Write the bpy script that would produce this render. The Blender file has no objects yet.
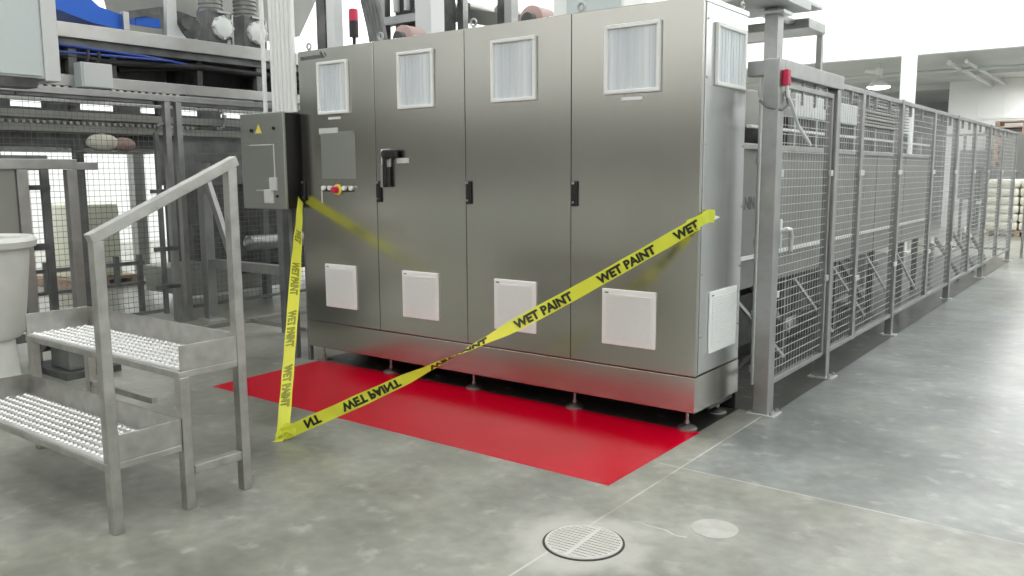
import bpy, bmesh, math, random
from mathutils import Vector, Matrix
random.seed(7)
S = bpy.context.scene
COL = S.collection
PI = math.pi

# ------------------------------------------------------------------ materials
def mat(name, col, rough=0.5, metal=0.0, **k):
    m = bpy.data.materials.new(name); m.use_nodes = True
    b = m.node_tree.nodes['Principled BSDF']
    b.inputs['Base Color'].default_value = (*col, 1)
    b.inputs['Roughness'].default_value = rough
    b.inputs['Metallic'].default_value = metal
    for a, v in k.items():
        b.inputs[a.replace('_', ' ')].default_value = v
    return m
def N(m, t, **k):
    n = m.node_tree.nodes.new(t)
    for a, v in k.items(): setattr(n, a, v)
    return n
def L(m, a, b): m.node_tree.links.new(a, b)
def BS(m): return m.node_tree.nodes['Principled BSDF']
def noisy(m, c1, c2, scale=(3, 3, 3), detail=4, lo=.35, hi=.65, rough=None, bump=0, nscale=1.0):
    """procedural mottling between two colours, in object space"""
    tc = N(m, 'ShaderNodeTexCoord'); mp = N(m, 'ShaderNodeMapping'); mp.inputs['Scale'].default_value = scale
    L(m, tc.outputs['Object'], mp.inputs['Vector'])
    n = N(m, 'ShaderNodeTexNoise'); n.inputs['Scale'].default_value = nscale; n.inputs['Detail'].default_value = detail
    L(m, mp.outputs['Vector'], n.inputs['Vector'])
    r = N(m, 'ShaderNodeValToRGB'); r.color_ramp.elements[0].position = lo; r.color_ramp.elements[1].position = hi
    r.color_ramp.elements[0].color = (*c1, 1); r.color_ramp.elements[1].color = (*c2, 1)
    L(m, n.outputs['Fac'], r.inputs['Fac']); L(m, r.outputs['Color'], BS(m).inputs['Base Color'])
    if rough:
        mr = N(m, 'ShaderNodeMapRange'); mr.inputs['To Min'].default_value = rough[0]; mr.inputs['To Max'].default_value = rough[1]
        L(m, n.outputs['Fac'], mr.inputs['Value']); L(m, mr.outputs['Result'], BS(m).inputs['Roughness'])
    if bump:
        bp = N(m, 'ShaderNodeBump'); bp.inputs['Strength'].default_value = bump; bp.inputs['Distance'].default_value = .002
        L(m, n.outputs['Fac'], bp.inputs['Height']); L(m, bp.outputs['Normal'], BS(m).inputs['Normal'])
    return m
M = {}
def brushed(name, c1, c2, scale, rough, bump=.02):
    m = mat(name, c1, .3, 1.0); noisy(m, c1, c2, scale, 3, .3, .7, rough, bump); return m
M['steel'] = brushed('brushed_stainless', (.50, .485, .445), (.515, .50, .46), (35, 35, .7), (.20, .215), 0)
M['steel_side'] = brushed('side_stainless', (.66, .665, .66), (.68, .685, .68), (30, 30, .7), (.24, .26), 0)
M['frame_steel'] = brushed('satin_steel_tube', (.37, .37, .36), (.46, .46, .45), (9, 9, 9), (.38, .5), .05)
M['stair_steel'] = brushed('stair_stainless', (.38, .375, .35), (.52, .515, .49), (14, 14, 14), (.34, .5), .08)
M['grip'] = mat('galvanised_grip_plate', (.66, .66, .65), .36, .75)
M['machine'] = mat('machine_grey_paint', (.40, .41, .39), .45, .35); noisy(M['machine'], (.27, .275, .25), (.31, .315, .29), (2, 2, 2))
M['machine_light'] = mat('pale_grey_machine_paint', (.62, .64, .63), .5, .1)
M['beam'] = brushed('machine_beam_steel', (.46, .45, .435), (.56, .555, .54), (3, 3, 3), (.35, .45), .03)
M['dark'] = mat('dark_machine_parts', (.07, .072, .07), .5); noisy(M['dark'], (.045, .046, .045), (.13, .135, .13), (6, 6, 6))
M['darkgrey'] = mat('dark_grey_paint', (.16, .165, .165), .5, .2); noisy(M['darkgrey'], (.12, .125, .125), (.22, .225, .22), (4, 4, 4))
M['black'] = mat('black_plastic', (.012, .012, .012), .35)
M['rubber'] = mat('black_rubber', (.02, .02, .02), .6)
M['white'] = mat('white_plastic', (.84, .86, .84), .45)
M['grille'] = mat('white_grille', (.80, .82, .81), .5)
M['filter'] = mat('pale_filter_mat', (.60, .65, .69), .6)
m = M['filter']  # faint vertical pleats
tc = N(m, 'ShaderNodeTexCoord'); wv = N(m, 'ShaderNodeTexNoise'); mp = N(m, 'ShaderNodeMapping'); mp.inputs['Scale'].default_value = (18, 18, .6)
L(m, tc.outputs['Object'], mp.inputs['Vector']); L(m, mp.outputs['Vector'], wv.inputs['Vector']); wv.inputs['Scale'].default_value = 1
rr = N(m, 'ShaderNodeValToRGB'); rr.color_ramp.elements[0].position = .35; rr.color_ramp.elements[1].position = .65
rr.color_ramp.elements[0].color = (.58, .63, .67, 1); rr.color_ramp.elements[1].color = (.78, .81, .83, 1)
L(m, wv.outputs['Fac'], rr.inputs['Fac']); L(m, rr.outputs['Color'], BS(m).inputs['Base Color'])
M['boxgrey'] = mat('pale_green_grey_enclosure', (.56, .62, .62), .5)
M['boxdark'] = mat('satin_dark_stainless', (.40, .41, .38), .36, .8)
M['blue'] = mat('blue_guard_plastic', (.008, .12, .62), .4)
M['bluecable'] = mat('blue_hose', (.03, .07, .35), .4)
M['red'] = mat('wet_red_paint', (.62, .004, .022), .2, Specular_IOR_Level=.2)
noisy(M['red'], (.50, .0004, .014), (.56, .001, .02), (2, 2, 2), 4, .3, .7)
M['redplastic'] = mat('red_plastic', (.55, .015, .07), .4)
M['yellow'] = mat('barrier_tape_yellow', (.90, .95, .09), .38)
BS(M['yellow']).inputs['Transmission Weight'].default_value = 0
# thin plastic film: a share of the light passes through
m = M['yellow']; tr = N(m, 'ShaderNodeBsdfTranslucent'); tr.inputs['Color'].default_value = (.85, .88, .05, 1)
mx = N(m, 'ShaderNodeMixShader'); mx.inputs['Fac'].default_value = .35
L(m, BS(m).outputs[0], mx.inputs[1]); L(m, tr.outputs[0], mx.inputs[2])
L(m, mx.outputs[0], m.node_tree.nodes['Material Output'].inputs['Surface'])
M['ink'] = mat('black_ink', (.02, .025, .01), .5)
M['ink_through'] = mat('ink_seen_through_film', (.30, .31, .03), .5)
M['stickeryellow'] = mat('yellow_sticker', (.85, .75, .12), .5)
M['wall'] = mat('white_wall_panel', (.86, .88, .88), .55)
M['wallband'] = mat('grey_wall_band', (.10, .095, .075), .7)
M['ceiling'] = mat('white_ceiling', (.88, .89, .9), .7)
M['soffit'] = mat('soffit_grey', (.62, .64, .64), .7); noisy(M['soffit'], (.57, .59, .59), (.66, .68, .68), (.5, .5, .5))
M['door'] = mat('roller_door_grey', (.36, .38, .39), .5, .2)
M['column'] = mat('white_column_paint', (.88, .9, .9), .45)
M['cream'] = mat('cream_sacks', (.72, .70, .58), .7); noisy(M['cream'], (.66, .63, .5), (.8, .79, .7), (5, 5, 5))
M['wood'] = mat('brown_pallet_wood', (.36, .27, .21), .8); noisy(M['wood'], (.30, .21, .16), (.46, .36, .29), (5, 5, 12))
M['wrap'] = mat('pale_yellow_wrapped_load', (.90, .91, .76), .4)
M['peach'] = mat('reddish_motor_paint', (.42, .29, .27), .5)
M['tub'] = mat('white_polyethylene', (.74, .76, .72), .45); noisy(M['tub'], (.66, .68, .63), (.8, .81, .78), (3, 3, 3))
M['iron'] = mat('cast_drain_metal', (.66, .65, .61), .6, .1)
M['cement'] = mat('pale_cement', (.60, .595, .56), .7); noisy(M['cement'], (.46, .455, .42), (.54, .535, .50), (12, 12, 12))
M['hole'] = mat('drain_pit', (.06, .055, .05), .8)
M['lamp'] = mat('lamp_glow', (1, 1, 1), .5); BS(M['lamp']).inputs['Emission Color'].default_value = (1, .99, .97, 1); BS(M['lamp']).inputs['Emission Strength'].default_value = 18
M['wire'] = mat('bright_wire', (.68, .69, .68), .38, .75)
M['wiredark'] = mat('dull_wire', (.20, .205, .2), .5, .4)
M['chain'] = mat('chain_steel', (.45, .44, .42), .4, .8)

# polished concrete
def concrete():
    m = mat('polished_concrete', (.35, .35, .33), .3)
    g = N(m, 'ShaderNodeNewGeometry'); sep = N(m, 'ShaderNodeSeparateXYZ'); L(m, g.outputs['Position'], sep.inputs[0])
    def noise(sc, det, vec=None, dist=0):
        n = N(m, 'ShaderNodeTexNoise'); n.inputs['Scale'].default_value = sc; n.inputs['Detail'].default_value = det
        n.inputs['Distortion'].default_value = dist
        L(m, g.outputs['Position'], n.inputs['Vector']); return n.outputs['Fac']
    def ramp(f, a, b, ca, cb):
        r = N(m, 'ShaderNodeValToRGB'); r.color_ramp.elements[0].position = a; r.color_ramp.elements[1].position = b
        r.color_ramp.elements[0].color = ca; r.color_ramp.elements[1].color = cb; L(m, f, r.inputs['Fac']); return r.outputs['Color']
    def mth(op, a, b=None, c=None):
        n = N(m, 'ShaderNodeMath', operation=op)
        for i, v in enumerate((a, b, c)):
            if v is None: continue
            if isinstance(v, (int, float)): n.inputs[i].default_value = v
            else: L(m, v, n.inputs[i])
        return n.outputs[0]
    def mix(f, a, b, bt='MIX'):
        n = N(m, 'ShaderNodeMix', data_type='RGBA', blend_type=bt)
        if isinstance(f, (int, float)): n.inputs[0].default_value = f
        else: L(m, f, n.inputs[0])
        for i, v in ((6, a), (7, b)):
            if isinstance(v, tuple): n.inputs[i].default_value = v
            else: L(m, v, n.inputs[i])
        return n.outputs[2]
    big = noise(.5, 6, dist=.2); mid = noise(2.2, 9, dist=.15); fine = noise(14, 6)
    base = ramp(big, .34, .66, (.20, .205, .185, 1), (.36, .37, .36, 1))
    warm = mth('MULTIPLY', ramp(noise(.9, 3), .45, .6, (0, 0, 0, 1), (1, 1, 1, 1)), .35)
    base = mix(warm, base, (.30, .30, .245, 1))
    base = mix(.55, base, ramp(mid, .28, .72, (.38, .39, .38, 1), (1.42, 1.42, 1.42, 1)), 'MULTIPLY')
    base = mix(.35, base, ramp(fine, .3, .7, (.6, .6, .6, 1), (1.3, 1.3, 1.3, 1)), 'MULTIPLY')
    X, Y = sep.outputs[0], sep.outputs[1]
    slab = mth('MULTIPLY', mth('GREATER_THAN', X, .165), mth('GREATER_THAN', Y, -.51))
    base = mix(1.0, base, mix(slab, (1.03, 1.02, .95, 1), (.88, .925, .95, 1)), 'MULTIPLY')
    # pale cement halo round the drain
    dx = mth('SUBTRACT', X, .233); dy = mth('SUBTRACT', Y, -1.518)
    d = mth('SQRT', mth('ADD', mth('MULTIPLY', dx, dx), mth('MULTIPLY', dy, dy)))
    d = mth('ADD', d, mth('MULTIPLY', mth('SUBTRACT', noise(6, 8), .5), .34))
    halo = ramp(d, .21, .33, (1, 1, 1, 1), (0, 0, 0, 1))
    base = mix(mth('MULTIPLY', halo, .8), base, (.54, .535, .50, 1))
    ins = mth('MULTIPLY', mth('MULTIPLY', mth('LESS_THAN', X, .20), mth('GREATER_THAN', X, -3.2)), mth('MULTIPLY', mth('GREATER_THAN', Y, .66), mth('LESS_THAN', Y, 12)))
    under_shade = mth('MULTIPLY', mth('MULTIPLY', mth('LESS_THAN', X, -.01), mth('GREATER_THAN', X, -3.25)), mth('MULTIPLY', mth('GREATER_THAN', Y, .07), mth('LESS_THAN', Y, .67)))
    ins = mth('MAXIMUM', mth('MULTIPLY', ins, .72), mth('MULTIPLY', under_shade, .95))  # darker floor inside the fence, plus painted shade under the cabinet
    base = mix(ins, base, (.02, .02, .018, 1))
    # control joints and hairline cracks, pale where filled with dust
    def line(c, at, w, lo=None, hi=None, other=None, wob=.0):
        cc = mth('ADD', c, mth('MULTIPLY', mth('SUBTRACT', noise(5, 3), .5), wob)) if wob else c
        f = mth('LESS_THAN', mth('ABSOLUTE', mth('SUBTRACT', cc, at)), w)
        if lo is not None: f = mth('MULTIPLY', f, mth('GREATER_THAN', other, lo))
        if hi is not None: f = mth('MULTIPLY', f, mth('LESS_THAN', other, hi))
        return f
    brk = ramp(noise(2.3, 5), .42, .56, (.25, .25, .25, 1), (1, 1, 1, 1))
    j = mth('MAXIMUM', line(X, .165, .0055, None, .62, Y), line(Y, -.51, .0045, .02, None, X))
    j = mth('MAXIMUM', j, mth('MULTIPLY', line(Y, -1.225, .006, .33, .54, X, .12), 1))
    base = mix(mth('MULTIPLY', mth('MULTIPLY', j, brk), .7), base, (.66, .66, .62, 1))
    fl = ramp(noise(7, 10), .60, .80, (0, 0, 0, 1), (1, 1, 1, 1))
    base = mix(mth('MULTIPLY', fl, .5), base, (.58, .58, .55, 1))
    L(m, base, BS(m).inputs['Base Color'])
    BS(m).inputs['Roughness'].default_value = .29
    return m
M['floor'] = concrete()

# ------------------------------------------------------------------ mesh builder
class MB:
    def __init__(s): s.bm = bmesh.new()
    def box(s, x0, x1, y0, y1, z0, z1, bev=0, rot=None, piv=None):
        r = bmesh.ops.create_cube(s.bm, size=1)
        vs = r['verts']; c = Vector(((x0+x1)/2, (y0+y1)/2, (z0+z1)/2)); d = Vector((abs(x1-x0), abs(y1-y0), abs(z1-z0)))
        for v in vs: v.co = Vector((v.co.x*d.x, v.co.y*d.y, v.co.z*d.z)) + c
        if bev:
            es = list({e for v in vs for e in v.link_edges})
            q = bmesh.ops.bevel(s.bm, geom=es, offset=min(bev, min(d)*.45), segments=2, affect='EDGES', profile=.5)
            vs = list({v for f in q['faces'] for v in f.verts} | {v for v in vs if v.is_valid})
        if rot is not None:
            p = Vector(piv) if piv else c
            R = rot.to_4x4() if hasattr(rot, 'to_4x4') else rot
            bmesh.ops.transform(s.bm, matrix=Matrix.Translation(p) @ R @ Matrix.Translation(-p), verts=vs)
        return s
    def bar(s, a, b, w, h=None, up=(0, 0, 1), bev=0):
        """rectangular bar from a to b"""
        a, b = Vector(a), Vector(b); h = h or w; t = (b-a); ln = t.length; t.normalize()
        u = Vector(up)
        if abs(t.dot(u)) > .99: u = Vector((0, 1, 0))
        sd = t.cross(u).normalized(); u = sd.cross(t)
        mx = Matrix((sd, t, u)).transposed().to_4x4(); mx.translation = (a+b)/2
        n0 = len(s.bm.verts)
        s.box(-w/2, w/2, -ln/2, ln/2, -h/2, h/2, bev)
        s.bm.verts.ensure_lookup_table()
        bmesh.ops.transform(s.bm, matrix=mx, verts=s.bm.verts[n0:])
        return s
    def cyl(s, a, b, r, seg=16, r2=None):
        a, b = Vector(a), Vector(b); t = b-a
        q = t.to_track_quat('Z', 'Y').to_matrix().to_4x4(); q.translation = (a+b)/2
        bmesh.ops.create_cone(s.bm, cap_ends=True, segments=seg, radius1=r, radius2=r if r2 is None else r2, depth=t.length, matrix=q)
        return s
    def sphere(s, c, r, sc=(1, 1, 1), seg=16):
        mx = Matrix.Translation(c) @ Matrix.Diagonal((*sc, 1))
        bmesh.ops.create_uvsphere(s.bm, u_segments=seg, v_segments=seg//2, radius=r, matrix=mx); return s
    def tube(s, pts, r, seg=8):
        pts = [Vector(p) for p in pts]; rings = []
        up = Vector((0, 0, 1))
        for i, p in enumerate(pts):
            t = (pts[min(i+1, len(pts)-1)] - pts[max(i-1, 0)]).normalized()
            u = up if abs(t.dot(up)) < .95 else Vector((0, 1, 0))
            sd = t.cross(u).normalized(); w = sd.cross(t)
            rings.append([s.bm.verts.new(p + (sd*math.cos(2*PI*k/seg) + w*math.sin(2*PI*k/seg))*r) for k in range(seg)])
        for i in range(len(rings)-1):
            for k in range(seg):
                s.bm.faces.new((rings[i][k], rings[i][(k+1) % seg], rings[i+1][(k+1) % seg], rings[i+1][k]))
        s.bm.faces.new(rings[0][::-1]); s.bm.faces.new(rings[-1]); return s
    def lathe(s, c, prof, seg=32, axis='z'):
        rings = []
        for r, h in prof:
            ring = []
            for k in range(seg):
                a = 2*PI*k/seg; p = (r*math.cos(a), r*math.sin(a), h)
                if axis == 'x': p = (p[2], p[0], p[1])
                if axis == 'y': p = (p[0], p[2], p[1])
                ring.append(s.bm.verts.new(Vector(p)+Vector(c)))
            rings.append(ring)
        for i in range(len(rings)-1):
            for k in range(seg):
                s.bm.faces.new((rings[i][k], rings[i][(k+1) % seg], rings[i+1][(k+1) % seg], rings[i+1][k]))
        s.bm.faces.new(rings[0][::-1]); s.bm.faces.new(rings[-1]); return s
    def prism(s, pts, d):
        """closed polygon pts (3-D), extruded by vector d"""
        d = Vector(d); a = [s.bm.verts.new(Vector(p)) for p in pts]; b = [s.bm.verts.new(Vector(p)+d) for p in pts]
        s.bm.faces.new(a); s.bm.faces.new(b[::-1]); n = len(a)
        for i in range(n): s.bm.faces.new((a[i], b[i], b[(i+1) % n], a[(i+1) % n]))
        return s
    def torus(s, c, R, r, axis='y', seg=20, sg=8):
        pts = []
        vs = []
        for i in range(seg):
            A = 2*PI*i/seg; ring = []
            for k in range(sg):
                B = 2*PI*k/sg; rr = R + r*math.cos(B); p = (rr*math.cos(A), r*math.sin(B), rr*math.sin(A))
                if axis == 'x': p = (p[1], p[0], p[2])
                if axis == 'z': p = (p[0], p[2], p[1])
                ring.append(s.bm.verts.new(Vector(p)+Vector(c)))
            vs.append(ring)
        for i in range(seg):
            for k in range(sg):
                s.bm.faces.new((vs[i][k], vs[(i+1) % seg][k], vs[(i+1) % seg][(k+1) % sg], vs[i][(k+1) % sg]))
        return s
    def wire(s, a, b, r):
        return s.bar(a, b, r*2)
    def build(s, name, m, parent=None, smooth=False, inv=None):
        bmesh.ops.recalc_face_normals(s.bm, faces=s.bm.faces)
        if parent is not None:
            off = parent.matrix_world_loc if hasattr(parent, 'matrix_world_loc') else None
        me = bpy.data.meshes.new(name)
        o = bpy.data.objects.new(name, me)
        # object origin: the base centre of the mesh
        vs = s.bm.verts
        lo = Vector((min(v.co.x for v in vs), min(v.co.y for v in vs), min(v.co.z for v in vs)))
        hi = Vector((max(v.co.x for v in vs), max(v.co.y for v in vs), max(v.co.z for v in vs)))
        org = Vector(((lo.x+hi.x)/2, (lo.y+hi.y)/2, lo.z))
        bmesh.ops.translate(s.bm, verts=s.bm.verts, vec=-org)
        s.bm.to_mesh(me); s.bm.free()
        me.materials.append(M[m])
        if smooth:
            for p in me.polygons: p.use_smooth = True
            me.set_sharp_from_angle(angle=math.radians(40))
        COL.objects.link(o)
        WL[o.name] = org.copy()
        if parent is not None:
            o.parent = parent; o.location = org - WL[parent.name]
        else:
            o.location = org
        return o
WL = {}   # world location of each object (no object is rotated before its children are made)
def tag(o, label, cat=None, group=None):
    o['label'] = label
    if cat: o['category'] = cat
    if group: o['group'] = group
    return o
def thing(name, loc, label, cat, group=None):
    o = bpy.data.objects.new(name, None); COL.objects.link(o); o.location = loc; o.empty_display_size = .1
    WL[o.name] = Vector(loc); return tag(o, label, cat, group)
def struct(o):
    o['kind'] = 'structure'; return o
def copy_tree(src, delta):
    def rec(o, par):
        c = o.copy(); COL.objects.link(c)
        if par is not None: c.parent = par
        for ch in list(o.children): rec(ch, c)
        return c
    r = rec(src, None); r.location = src.location + Vector(delta); return r

def text_obj(txt, size, m, name, parent, mp, depth=.0015, align='LEFT'):
    """lettering: font outline turned to a thin mesh and placed by mp(u, v, w) -> world"""
    cu = bpy.data.curves.new('t', 'FONT'); cu.body = txt; cu.size = size; cu.extrude = depth; cu.align_x = align
    cu.offset = size*.02
    to = bpy.data.objects.new('t', cu); COL.objects.link(to)
    dg = bpy.context.evaluated_depsgraph_get(); me = bpy.data.meshes.new_from_object(to.evaluated_get(dg))
    bpy.data.objects.remove(to)
    b = MB(); b.bm.from_mesh(me); bpy.data.meshes.remove(me)
    for v in b.bm.verts: v.co = Vector(mp(v.co.x, v.co.y, v.co.z))
    return b.build(name, m, parent)

# ------------------------------------------------------------------ the hall
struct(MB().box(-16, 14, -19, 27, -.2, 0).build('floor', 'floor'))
struct(MB().box(-16, 14, -19, 27, 8, 8.2).build('ceiling', 'ceiling'))
struct(MB().box(-16.2, -16, -19, 27, 0, 8).build('wall_left', 'wall'))
struct(MB().box(14, 14.2, -19, 27, 0, 8).build('wall_right', 'wall'))
struct(MB().box(-16, 14, -19.2, -19, 0, 8).build('wall_front', 'wall'))
struct(MB().box(-16, 14, 27, 27.2, 0, 8).build('wall_back', 'door'))
struct(MB().box(-16, 14, -18.99, -18.93, 1.0, 3.8).build('trim_1', 'wallband'))
struct(MB().box(-15.99, -15.93, -18.9, -4, 1.0, 3.4).build('trim_3', 'wallband'))
# mezzanine: bright upper wall and the soffit beneath it
b = MB().box(-16, 14, 14, 14.2, 3.7, 8)
for x in (-13, -10, -7, -4.5, -2, .5, 3, 6, 9): b.box(x-.04, x+.04, 13.985, 14, 3.7, 8)
struct(b.build('wall_mezzanine', 'wall'))
b = MB().box(-16, 14, 14.2, 27, 3.7, 3.9)
for y in (17.2, 20.4): b.box(-16, 14, y-.12, y+.12, 3.55, 3.7)
struct(b.build('ceiling_soffit', 'soffit'))
b = MB().box(-2.35, 14, 20, 20.25, 0, 3.7)
for x in (-1.67, -1.1, .1, 1.3, 2.5): b.box(x-.02, x+.02, 19.985, 20, 0, 3.7)
b.box(-2.35, 14, 19.97, 20, 2.72, 2.78)
struct(b.build('wall_partition', 'wall'))
wd = MB().box(-2.0, -1.13, 19.93, 20, .75, 1.97)
for i in range(12): wd.box(-1.97, -1.16, 19.915, 19.93, .79+i*.098, .85+i*.098)
wd = struct(wd.build('door_1', 'door'))
tr = MB().box(-2.15, -1.0, 19.7, 20, .62, .7).box(-2.15, -1.0, 19.9, 20, 0, .62)
struct(tr.build('trim_2', 'wall'))

# pipes under the soffit
b = MB().tube([(-6, 15.6, 3.52), (6, 15.6, 3.52)], .035).tube([(-1.4, 14.4, 3.55), (-1.4, 20, 3.55)], .05).tube([(-1.1, 14.4, 3.55), (-1.1, 20, 3.55)], .04)
tag(b.build('ceiling_pipe', 'machine_light', smooth=True), 'thin grey pipework running under the soffit above the fence end', 'pipe')
# white round column
b = MB().box(-1.71, -1.49, 11.9, 12.1, 0, 8, .01)
t = thing('column', (-1.6, 12, 0), 'tall white square column rising behind the mesh fence', 'column')
b.build('shaft', 'column', t); MB().box(-1.78, -1.42, 11.83, 12.17, 0, .03).build('base_plate', 'column', t)
# high bay lamp
t = thing('high_bay_lamp', (-2.83, 15, 3.2), 'glowing high bay lamp hanging below the soffit left of the white column', 'lamp')
MB().lathe((-2.83, 15, 3.22), [(.24, 0), (.23, .02), (.12, .13), (.07, .16), (.07, .2)], 24).build('lamp_shade', 'machine_light', t, True)
MB().lathe((-2.83, 15, 3.17), [(.10, 0), (.2, .02), (.235, .05)], 24).build('lens', 'lamp', t, True)
MB().cyl((-2.83, 15, 3.42), (-2.83, 15, 3.7), .025, 10).build('stem', 'machine_light', t)
MB().cyl((-2.86, 15, 3.53), (-3.12, 15, 3.57), .04, 10).cyl((-2.83, 15, 3.46), (-2.83, 15, 3.6), .065, 12).build('conduit_box', 'white', t)

# ------------------------------------------------------------------ control cabinet
cab = thing('electrical_cabinet', (-1.63, .3, 0), 'large brushed stainless control cabinet with four doors on levelling feet', 'electrical cabinet')
ZB, ZP, ZT = .124, .332, 2.361
XS = [-3.26, -2.455, -1.63, -.8184, 0]
MB().box(-3.255, -.004, .022, .612, ZP, ZT-.004, .006).build('body', 'steel_side', cab)
MB().box(-3.258, 0, 0, .612, ZB, ZP-.006, .004).build('plinth', 'steel', cab)
MB().box(-3.262, .003, .018, .614, ZT-.03, ZT+.004, .006).build('top_edge', 'steel_side', cab)
MB().box(-3.25, -.01, .60, .61, .012, ZB).build('rear_light_stop', 'black', cab)  # added black panel, stops light coming in under the cabinet from behind
MB().box(-3.24, -.02, .25, .58, .09, ZB-.002).build('underside_light_stop', 'dark', cab)  # dark slab added to keep the space under the cabinet black
sp = MB().box(-.004, .004, .03, .59, ZP+.01, ZT-.03, .003).build('side_panel', 'steel_side', cab)
b = MB()
for z in (.55, .9, 1.25, 1.6, 1.95, 2.25):
    b.cyl((.003, .045, z), (.009, .045, z), .006, 8).cyl((.003, .575, z), (.009, .575, z), .006, 8)
b.build('screws', 'frame_steel', sp)
doors = []
for i in range(4):
    x0, x1 = XS[i]+.002, XS[i+1]-.002
    d = MB().box(x0, x1, -.002, .022, ZP, ZT, .004).build('door', 'steel', cab)
    doors.append(d)
def vent(parent, c0, c1, z0, z1, kind, side=False):
    """square filter vent on the front (x range) or on the side (y range)"""
    def P(u, v, w):   # u across, v up, w out
        return (w, u, v) if side else (u, -w, v)
    def bx(mb, u0, u1, v0, v1, w0, w1, bev=0):
        a, b_ = P(u0, v0, w0), P(u1, v1, w1)
        mb.box(min(a[0], b_[0]), max(a[0], b_[0]), min(a[1], b_[1]), max(a[1], b_[1]), min(a[2], b_[2]), max(a[2], b_[2]), bev)
    o = .002 if not side else .004
    fr = MB()
    w = .022
    if kind == 'cover':
        bx(fr, c0, c1, z0, z0+w, o, o+.02, .004); bx(fr, c0, c1, z1-w, z1, o, o+.02, .004)
        bx(fr, c0, c0+w, z0+w-.004, z1-w+.004, o, o+.02, .004); bx(fr, c1-w, c1, z0+w-.004, z1-w+.004, o, o+.02, .004)
        f = fr.build('filter_frame', 'white', parent)
        mm = MB(); bx(mm, c0+w, c1-w, z0+w, z1-w, o, o+.006)
        n = 9
        for k in range(n):
            u = c0+w+(c1-c0-2*w)*(k+.5)/n
            bx(mm, u-.004, u+.004, z0+w, z1-w, o+.006, o+.009)
        mm.build('filter_mat', 'filter', f)
    else:
        bx(fr, c0, c1, z0, z1, o, o+.012, .006)
        f = fr.build('filter_frame', 'white', parent)
        mm = MB(); n = 22
        for k in range(n):
            v = z0+.03+(z1-z0-.06)*(k+.5)/n
            bx(mm, c0+.028, c1-.028, v-.0035, v+.0025, o+.012, o+.017)
        mm.build('louvres', 'grille', f)
        em = MB(); bx(em, c0+.02, c0+.045, z1-.026, z1-.018, o+.012, o+.0135); em.build('printed_mark', 'darkgrey', f)
TV = [(-3.035, -2.708), (-2.215, -1.888), (-1.404, -1.064), (-.589, -.24)]
BV = [(-3.025, -2.688), (-2.216, -1.877), (-1.397, -1.067), (-.593, -.243)]
for i in range(4):
    vent(doors[i], *TV[i], 1.888, 2.265, 'cover'); vent(doors[i], *BV[i], .457, .785, 'louvre')
vent(sp, .14, .54, 1.915, 2.245, 'cover', True); vent(sp, .138, .52, .44, .79, 'louvre', True)
for i in (0, 3):   # small blank plate below the first and last top vent
    x = sum(TV[i])/2
    MB().box(x-.065, x+.065, -.006, -.001, 1.85, 1.867).build('blank_plate', 'white', doors[i])
# black door latches (on the seam, to the left edge of each door)
for i in range(4):
    x = XS[i]+.03 if i else -3.235
    z0, z1 = 1.255, 1.405
    l = MB().box(x-.016, x+.016, -.024, -.001, z0, z1, .006).build('latch', 'black', doors[i])
    MB().cyl((x, -.024, z1-.012), (x, -.03, z1-.012), .009, 12).cyl((x, -.024, z0+.025), (x, -.03, z0+.025), .006, 12).build('lock_barrel', 'frame_steel', l)
# maker's plate, illegible dark marks top left
b = MB(); random.seed(3)
x = -3.225
while x < -2.99:
    w = random.uniform(.008, .018); h = random.uniform(.022, .03)
    b.box(x, x+w, -.004, -.001, 2.295, 2.295+h); x += w+.004
b.prism([(-2.985, -.004, 2.295), (-2.955, -.004, 2.295), (-2.995, -.004, 2.345), (-3.012, -.004, 2.335)], (0, .003, 0))
b.box(-2.955, -2.945, -.004, -.001, 2.30, 2.335, rot=Matrix.Rotation(-.6, 3, 'Y'))
b.build('maker_mark', 'darkgrey', doors[0])
# recessed operator window on door 1
b = MB().box(-3.045, -2.665, -.006, -.001, 1.745, 1.762).box(-2.675, -2.665, -.006, -.001, 1.42, 1.762)
f = b.build('window_trim', 'frame_steel', doors[0])
MB().box(-3.045, -2.84, -.007, -.001, 1.752, 1.79).build('label_strip', 'machine_light', f)
MB().box(-3.03, -2.675, -.004, -.001, 1.42, 1.745).build('operator_window', 'boxdark', doors[0])
# row of push buttons
b = MB().box(-3.03, -2.69, -.008, -.001, 1.325, 1.355, .003); rowp = b.build('button_strip', 'black', doors[0])
for x in (-3.0, -2.93, -2.775, -2.70):
    MB().cyl((x, -.008, 1.352), (x, -.03, 1.352), .017, 14).build('push_button', 'white', rowp, True)
e = MB().cyl((-2.855, -.008, 1.34), (-2.855, -.012, 1.34), .042, 20).build('emergency_stop_ring', 'stickeryellow', rowp, True)
MB().cyl((-2.862, -.012, 1.34), (-2.862, -.045, 1.34), .024, 16).build('emergency_stop_button', 'redplastic', e, True)
MB().box(-3.045, -3.035, -.005, -.001, 1.24, 1.335).build('edge_strip', 'machine_light', doors[0])
# rotary mains switch on door 2
b = MB().box(-2.395, -2.31, -.012, -.001, 1.50, 1.625, .004)
sw = b.build('switch_plate', 'machine_light', doors[1])
MB().cyl((-2.325, -.012, 1.585), (-2.325, -.045, 1.585), .034, 18).box(-2.33, -2.21, -.05, -.02, 1.56, 1.62, .01).box(-2.345, -2.315, -.05, -.03, 1.36, 1.59, .006).build('switch_handle', 'black', sw)
MB().box(-2.37, -2.345, -.05, -.02, 1.36, 1.52, .005).build('handle_edge', 'frame_steel', sw)
MB().box(-2.245, -2.135, -.006, -.001, 1.525, 1.56).build('label_plate', 'machine_light', sw)
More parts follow.
